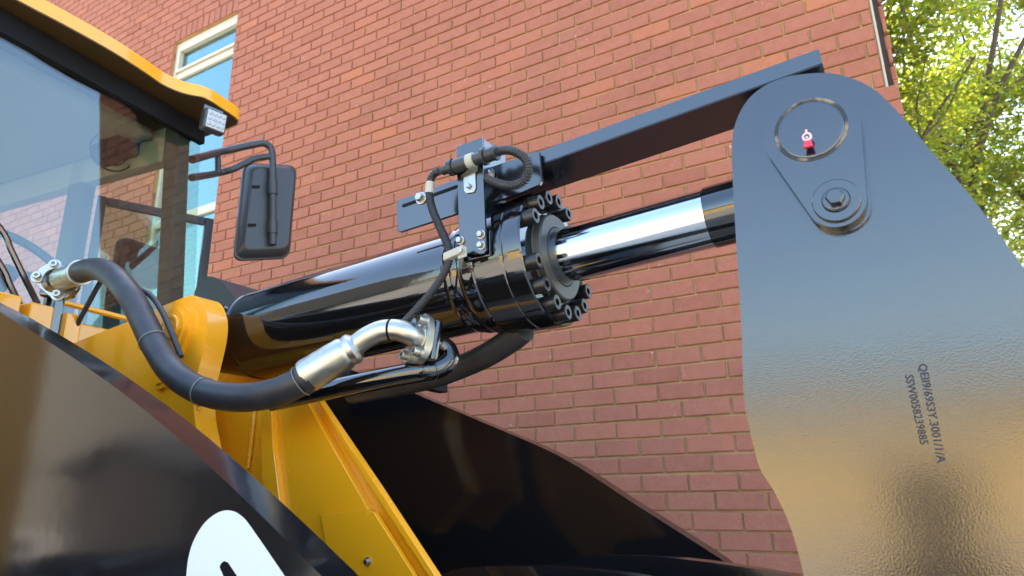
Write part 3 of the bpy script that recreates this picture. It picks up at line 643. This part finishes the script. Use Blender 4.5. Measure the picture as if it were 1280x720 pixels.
# mirror and arm
ml,mr_=V(297,265,1.95),V(366,265,2.20); mw=(mr_-ml); mh=(V(331,206,2.07)-V(331,321,2.07)).length/2; mc=(ml+mr_)/2-Z*.0; mc.z=V(331,264,2.07).z
mwn=mw.normalized(); mn=mwn.cross(Z).normalized()
if mn.dot(CAM-mc)<0: mn=-mn
def rr(hw,hh,r,n=6):
    o=[]
    for sx,sz,a0 in ((1,1,0),(-1,1,90),(-1,-1,180),(1,-1,270)):
        for k in range(n+1):
            t=R_(a0+90*k/n); o.append((sx*(hw-r)+r*math.cos(t),sz*(hh-r)+r*math.sin(t)))
    return o
b=bmesh.new(); hw=mw.length/2; secs=[(0,1,1),(.006,1.0,1.0),(.012,.985,.99),(.014,.94,.965),(.035,.90,.94),(.055,.82,.86),(.062,.74,.80)]; rings=[]
for dn,sx,sz in secs: rings.append([b.verts.new(mc+mwn*x*sx+Z*z*sz+mn*dn) for x,z in rr(hw,mh,.045)])
for A_,B_ in zip(rings,rings[1:]):
    for k in range(len(A_)): b.faces.new((A_[k],A_[(k+1)%len(A_)],B_[(k+1)%len(A_)],B_[k]))
b.faces.new(rings[0]); b.faces.new(rings[-1]); MI=finish('mirror',b,'plastic',LD,True,30)
b=bmesh.new(); obox(b,mc-mn*.002,(mn*.002,mwn*hw*.92,Z*mh*.93),.001); finish('mirror_glass',b,'mirror_glass',MI,False)
b=bmesh.new()
for zz in (.42,-.36): obox(b,mc+mn*.064-mwn*hw*.62+Z*mh*zz,(mn*.003,mwn*hw*.14,Z*mh*.03),.002)
finish('mirror_notch',b,'dark',MI)
af=mc+mn*.085+mwn*.012
def on_arm(x,y): return VP(x,y,af,mn)
b=bmesh.new(); tube(b,spline([WP(240,199.5,-.05),on_arm(275,190),on_arm(318,180.5),on_arm(331,179.5),on_arm(338.5,186),on_arm(340.5,199),on_arm(341,230),on_arm(341,275),on_arm(341,306)],8),.017,14)
MA=finish('mirror_arm',b,'plastic',MI)
b=bmesh.new(); tube(b,spline([WP(240,222,-.05),on_arm(270,217),on_arm(292,211),on_arm(318,198.5),on_arm(337,195.5)],6),.0155,12); tube(b,[on_arm(272,191),on_arm(272.5,217)],.014,10); finish('mirror_arm',b,'plastic',MI)
b=bmesh.new()
for (y0,y1) in ((226,243),(276,292)): tube(b,[on_arm(341,y0),on_arm(341,y1)],.022,16); obox(b,(on_arm(341,(y0+y1)/2)-mn*.012),(mn*.014,mwn*.012,Z*.02),.003)
finish('mirror_clamp',b,'plastic',MI)
# open side window beyond the cab
h0=V(123,238,1.58); h1=V(266,281,2.05)
wdv=(h1-h0); wdv.z=0; wl=wdv.length; wdn=wdv.normalized(); wnn=wdn.cross(Z); ztop=(h0.z+h1.z)/2; zlow=ztop-1.0
b=bmesh.new()
o_=Vector((h0.x,h0.y,0))
obox(b,o_+wdn*.02+Z*(ztop+zlow)/2,(wdn*.02,wnn*.014,Z*(ztop-zlow)/2),.004); obox(b,o_+wdn*(wl-.02)+Z*(ztop+zlow)/2,(wdn*.02,wnn*.014,Z*(ztop-zlow)/2),.004)
obox(b,o_+wdn*wl/2+Z*(ztop-.02),(wdn*(wl/2-.041),wnn*.0135,Z*.02),.004); obox(b,o_+wdn*wl/2+Z*(zlow+.02),(wdn*(wl/2-.041),wnn*.0135,Z*.02),.004)
SW=finish('side_window',b,'plastic',CAB)
b=bmesh.new(); obox(b,o_+wdn*wl/2+Z*(ztop+zlow)/2,(wdn*(wl/2-.041),wnn*.002,Z*((ztop-zlow)/2-.041))); finish('side_glass',b,'cab_glass',SW,False)
# interior
b=bmesh.new(); fc_=WP(146,172,-.28); obox(b,fc_+Z*.05,(cn*.02,cw*.02,Z*.07),.006); obox(b,fc_-Z*.03+cw*.03,(cn*.05,cw*.055,Z*.035),.012); FANB=finish('fan_bracket',b,'dark',CAB)
b=bmesh.new(); fcc=WP(140,190,-.3); 
for rr_ in (.03,.055,.08): 
    ps=[fcc+(cn*.25+cw*.97).normalized()*math.cos(t*math.pi/12)*rr_+Z*math.sin(t*math.pi/12)*rr_ for t in range(25)]; tube(b,ps,.004,6)
lathe(b,fcc,cn,[(-.06,.03),(-.06,.05),(-.01,.05),(0,.02)],20); finish('cab_fan',b,'dark',CAB)
b=bmesh.new(); sc=WP(14,338,-.35); ax=(cn*.8+Z*.6).normalized(); _,ea,eb=frame(ax)
tube(b,[sc+(ea*math.cos(t*math.pi/20)+eb*math.sin(t*math.pi/20))*.2 for t in range(41)],.016,10); tube(b,[sc+ea*.2,sc-ea*.2],.012,8); tube(b,[sc,sc-ax*.5],.03,12); finish('steering_wheel',b,'plastic',CAB)
b=bmesh.new(); hc=WP(174,330,-.95); obox(b,hc,(cn*.05,cw*.13,Z*.11),.04,3); obox(b,hc-Z*.45-cn*.02,(cn*.07,cw*.24,Z*.30),.05,3); obox(b,hc-Z*.78+cn*.22,(cn*.28,cw*.25,Z*.08),.04,3); finish('seat',b,'seat_cloth',CAB)
b=bmesh.new(); cbox(b,-.42,-.08,-WID+.12,-.14,zbot-.2,zbot+.02,.03); finish('dashboard',b,'plastic',CAB)
# wipers
b=bmesh.new(); tube(b,spline([WP(-60,215,.03),WP(0,285,.035),WP(14,313,.035),WP(30,346,.035),WP(47,380,.03)],5),.009,8); WPo=finish('wiper',b,'black_satin',CAB)
b=bmesh.new(); tube(b,spline([WP(-60,240,.03),WP(0,330,.035),WP(12,355,.035),WP(26,385,.03)],5),.009,8); finish('wiper',b,'black_satin',CAB)
# yellow cowl and rail in front of the glass
b=bmesh.new(); ztc=WP(100,418,.05).z; cbox(b,.004,.25,-WID,-.30,ztc-.9,ztc,.012)
cw_=finish('cowl',b,'roof_yellow',CAB)
for (xa,xb,ya) in ((-30,17,362),(27,57,379),(72,92,392)):
    pa,pb=WP(xa,ya,.3),WP(xb,ya,.3); b=bmesh.new(); c_=(pa+pb)/2; obox(b,Vector((c_.x,c_.y,pa.z-.12)),(cw*(pb-pa).length/2,cn*.04,Z*.12),.006); finish('cowl_step',b,'roof_yellow',CAB)
b=bmesh.new(); tube(b,[WP(60,375,.22),WP(86,380,.22),WP(165,400,.22),WP(220,412,.22)],.008,10); finish('hand_rail',b,'roof_yellow',CAB)
b=bmesh.new(); cbox(b,-2.9,-1.62,-WID-.0,-.05,zbot-.6,zbot+.1,.05); finish('engine_hood',b,'roof_yellow',LD)
b=bmesh.new(); cbox(b,-2.8,-.05,-WID+.25,-.28,zbot-.95,zbot-.31,.02); finish('rear_frame',b,'yellow_paint',LD)
b=bmesh.new(); obox(b,(-1.75,1.1,CZ-.55),(X*.42,Yv*.22,Z*.28),.02); finish('front_chassis',b,'yellow_paint',LD)
# wheels
M['tyre']=M['rubber']
def wheel(c,ax,par):
    b=bmesh.new(); R0=.80; W=.29
    lathe(b,c,ax,[(-W,.36),(-W,.55),(-W*.95,.68),(-W*.8,.77),(-W*.6,R0),(W*.6,R0),(W*.8,.77),(W*.95,.68),(W,.55),(W,.36)],48,False)
    d,e,g=frame(ax)
    for k in range(24):
        for s in (-1,1):
            t=2*math.pi*(k+(.5 if s>0 else 0))/24; rdir=e*math.cos(t)+g*math.sin(t); tan=d.cross(rdir)
            obox(b,c+rdir*(R0+.005)+d*s*W*.42,(rdir*.022,d*W*.42+tan*s*.05,tan*.035))
    o=finish('wheel',b,'rubber',par,True,30)
    b=bmesh.new(); lathe(b,c,ax,[(-W*.9,.02),(-W*.5,.1),(-W*.5,.3),(-W*.98,.365),(-W,.37),(W,.37),(W*.98,.365),(W*.5,.3),(W*.5,.1),(W*.9,.02)],40,False); finish('rim',b,'roof_yellow',o)
wheel(Vector((-1.75,.02,.80)),Yv,LD); wheel(Vector((-1.75,2.18,.80)),Yv,LD)
for bb in (-WID-.35,.38):
    c=CB(-1.6,bb,.8); wheel(c,cw,LD)
b=bmesh.new(); tube(b,[Vector((-1.75,.2,.8)),Vector((-1.75,2.0,.8))],.12,20); tube(b,[CB(-1.6,-WID-.1,.8),CB(-1.6,.1,.8)],.12,20); finish('axle',b,'black_satin',LD)

# ------------------------------------------------------------------ tree right of the building
def tree(base,nleaf,seed,label,stems):
    rnd=random.Random(seed); T=empty('tree',base,label,'tree')
    bk=mat('bark',(.09,.07,.052),.9); hh=N(bk); hh.l(hh.bump(hh.noise(40,5),.6,.02),hh.b.inputs['Normal']); M['bark']=bk
    b=bmesh.new(); tips=[]
    def limb(p,d,L,r,lev):
        pts=[p]; q=p.copy(); n=6; dd=d.normalized()
        for i in range(n):
            dd=(dd+Vector((rnd.gauss(0,.12),rnd.gauss(0,.12),rnd.gauss(.03,.08)))).normalized(); q=q+dd*L/n; pts.append(q.copy())
        tube(b,spline(pts,2),lambda t:r*(1-.6*t),8)
        if lev>=2:
            for i in range(2,n+1): tips.append((pts[i],lev))
        if lev<4:
            m=(5,4,4,3)[lev] if lev<4 else 0
            for k in range(m):
                i=rnd.randint(2,n) if lev else rnd.randint(3,n); az=rnd.uniform(0,2*math.pi)
                e=Vector((math.cos(az),math.sin(az),rnd.uniform(-.1,.7 if lev else .9)))
                limb(pts[i],(dd*.55+e*.8),L*rnd.uniform(.5,.72),r*(.5 if lev else .55)*(1-.3*i/n),lev+1)
    for p0,d0,L0,rr0 in stems: limb(p0,d0,L0,rr0,0)
    finish('trunk',b,'bark',T)
    lm=bpy.data.materials.new('leaf'); lm.use_nodes=True; t=lm.node_tree; hN=N(lm); out=t.nodes['Material Output']
    pr=t.nodes['Principled BSDF']; pr.inputs['Roughness'].default_value=.45
    rd=hN.n('NewGeometry').outputs['Random Per Island']
    colr=hN.ramp(rd,[(0,(.06,.11,.012)),(.5,(.12,.17,.016)),(1,(.2,.21,.02))]); hN.l(colr,pr.inputs['Base Color'])
    tl=hN.n('BsdfTranslucent'); hN.l(hN.ramp(rd,[(0,(.20,.30,.02)),(.5,(.36,.42,.03)),(1,(.55,.50,.035))]),tl.inputs[0])
    mx=hN.n('MixShader'); mx.inputs[0].default_value=.5; hN.l(pr.outputs[0],mx.inputs[1]); hN.l(tl.outputs[0],mx.inputs[2]); hN.l(mx.outputs[0],out.inputs[0]); M['leaf']=lm
    vs=[];fs=[]
    for i in range(nleaf):
        tp,_=tips[rnd.randrange(len(tips))]; s=rnd.uniform(.03,.06)
        c=tp+Vector((rnd.gauss(0,.20),rnd.gauss(0,.20),rnd.gauss(0,.10)))
        nrm=Vector((rnd.gauss(0,.55),rnd.gauss(0,.55),rnd.choice((1,1,-1)))).normalized(); _,a_,b_=frame(nrm); th=rnd.uniform(0,6.28); aa=a_*math.cos(th)+b_*math.sin(th); bb=nrm.cross(aa)
        k=len(vs); vs+=[c-aa*s,c+bb*s*.42-aa*s*.1,c+aa*s*1.05-nrm*s*.25,c-bb*s*.42-aa*s*.1]; fs.append((k,k+1,k+2,k+3))
    me=bpy.data.meshes.new('crown'); me.from_pydata(vs,[],fs); me.materials.append(M['leaf']); o=bpy.data.objects.new('crown',me); COL.objects.link(o); setparent(o,T); o['kind']='stuff'
    return T
TY=9.5                                     # near tree
b0=V(1285,330,TY); base=Vector((b0.x+.25,TY,0))
tree(base,105000,5,'leafy yellow-green tree with forked trunk right of the brick building',[
 (base,Vector((-.03,.02,1)),4.6,.16),(base+Vector((.1,.1,0)),Vector((-.16,.1,1)),5.0,.12),(base+Vector((-.1,.2,.4)),Vector((.12,.3,1)),5.2,.13)])
base=Vector((1.3,15,0))
tree(base,26000,11,'second leafy tree farther back, seen through the gaps of the nearer crown',[(base,Vector((-.05,0,1)),5.5,.2),(base+Vector((.6,.4,0)),Vector((.1,0,1)),6.0,.16)])

# ------------------------------------------------------------------ across the yard, behind the photographer (seen in the reflections)
M['tan_wall']=mat('tan_wall',(.74,.50,.20),.85); h=N(M['tan_wall']); h.l(h.ramp(h.noise(.6,5),[(.3,(.68,.45,.16)),(.7,(.80,.56,.24))]),h.b.inputs['Base Color'])
M['grey_tan']=mat('grey_tan',(.24,.205,.155),.85); M['grey_roof']=mat('grey_roof',(.12,.11,.10),.7); M['brown_clad']=mat('brown_clad',(.05,.038,.03),.7); M['door_dark']=mat('door_dark',(.03,.03,.035),.6)
def shed(name,x0,x1,y0,y1,zh,ridge,wm,label,doors):
    T=empty(name,((x0+x1)/2,(y0+y1)/2,0),label,'building')
    b=bmesh.new(); ym=(y0+y1)/2; xm=(x0+x1)/2
    if ridge=='x' : plate(b,[Vector((x0,y0,0)),Vector((x0,y1,0)),Vector((x0,y1,zh)),Vector((x0,ym,zh*1.2)),Vector((x0,y0,zh))],X*(x1-x0))
    else: plate(b,[Vector((x0,y1,0)),Vector((x1,y1,0)),Vector((x1,y1,zh)),Vector((xm,y1,zh*1.35)),Vector((x0,y1,zh))],Yv*(y0-y1))
    finish('wall',b,wm,T,False)
    b=bmesh.new(); th=.15
    if ridge=='x':
        for ya,yb in ((y1+.4,ym),(y0-.4,ym)): plate(b,[Vector((x0-.4,ya,zh+.02-.4*.1)),Vector((x1+.4,ya,zh+.02-.4*.1)),Vector((x1+.4,yb,zh*1.2+.03)),Vector((x0-.4,yb,zh*1.2+.03))],Z*th)
    else:
        for xa in (x0-.4,x1+.4): plate(b,[Vector((xa,y1+.4,zh-.03)),Vector((xa,y0-.4,zh-.03)),Vector((xm,y0-.4,zh*1.35+.03)),Vector((xm,y1+.4,zh*1.35+.03))],Z*th)
    finish('roof',b,'grey_roof',T,False)
    for xa,xb,zd in doors:
        b=bmesh.new(); wbox(b,xa,xb,y1+.003,y1+.08,0.01,zd,.01); finish('door',b,'door_dark',T)
    return T
shed('warehouse',-90,-30,-40,-22,15,'x','grey_tan','long tall tan warehouse across the yard behind the camera',[(-80,-75,5),(-60,-55,5)])
shed('low_shed',-11.5,30,-26,-18,3.9,'x','tan_wall','low tan shed with dark roof across the yard behind the camera',[(9,12,2.6),(20,23,2.6)])
shed('gable_hut',-23,-17,-17,-11,2.5,'y','brown_clad','dark brown gabled hut left of the low tan shed',[])
# photographer
def person():
    me=bpy.data.meshes.new('person'); o=bpy.data.objects.new('person',me)
    J=dict(pel=(0,-.52,.95,.15,.11),sp=(0,-.51,1.15,.15,.10),ch=(0,-.50,1.36,.17,.11),nk=(0,-.47,1.52,.06,.06),hd=(0,-.44,1.62,.085,.095),ht=(0,-.45,1.76,.07,.08),
     sl=(-.17,-.5,1.43,.065,.06),el=(-.24,-.30,1.28,.05,.05),wl=(-.09,-.10,1.50,.035,.03),hl=(-.07,-.07,1.57,.04,.025),sr=(.17,-.5,1.43,.065,.06),er=(.24,-.30,1.28,.05,.05),wr=(.09,-.10,1.50,.035,.03),hr=(.07,-.07,1.57,.04,.025),
     tl=(-.10,-.52,.88,.09,.09),kl=(-.12,-.49,.48,.065,.065),al=(-.12,-.53,.09,.045,.045),fl=(-.13,-.40,.04,.045,.035),tr=(.10,-.52,.88,.09,.09),kr=(.12,-.49,.48,.065,.065),ar=(.12,-.53,.09,.045,.045),fr=(.13,-.40,.04,.045,.035))
    E=[('pel','sp'),('sp','ch'),('ch','nk'),('nk','hd'),('hd','ht'),('ch','sl'),('sl','el'),('el','wl'),('wl','hl'),('ch','sr'),('sr','er'),('er','wr'),('wr','hr'),('pel','tl'),('tl','kl'),('kl','al'),('al','fl'),('pel','tr'),('tr','kr'),('kr','ar'),('ar','fr')]
    nm=list(J); me.from_pydata([J[n][:3] for n in nm],[(nm.index(a),nm.index(c)) for a,c in E],[])
    COL.objects.link(o); sk=o.modifiers.new('skin','SKIN'); 
    for i,n in enumerate(nm): me.skin_vertices[0].data[i].radius=J[n][3:5] if len(me.skin_vertices) else (.1,.1)
    return o
def person_safe():
    try:
        bpy.context.view_layer.update()
        o=person(); su=o.modifiers.new('sub','SUBSURF'); su.levels=su.render_levels=2
        m=mat('clothes',(.018,.02,.028),.9); h=N(m); sep=h.n('SeparateXYZ'); h.l(h.n('NewGeometry').outputs['Position'],sep.inputs[0])
        h.l(h.ramp(h.mr(sep.outputs[2],0,2,0,1),[(0,(.03,.03,.03)),(.46,(.018,.02,.028)),(.74,(.02,.022,.03)),(.765,(.25,.14,.10)),(.80,(.02,.015,.012))]),h.b.inputs['Base Color'])
        o.data.materials.append(m); tag(o,'person in dark clothes holding up a phone, reflected in the rocker plate','person')
    except Exception as ex: print('person failed',ex)
person_safe()
bm=bmesh.new(); obox(bm,(0,-.035,CZ-.004),(X*.08,Yv*.0045,Z*.039),.004,3); tag(finish('phone',bm,'plastic',None),'black phone held up in front of the photographer','phone')
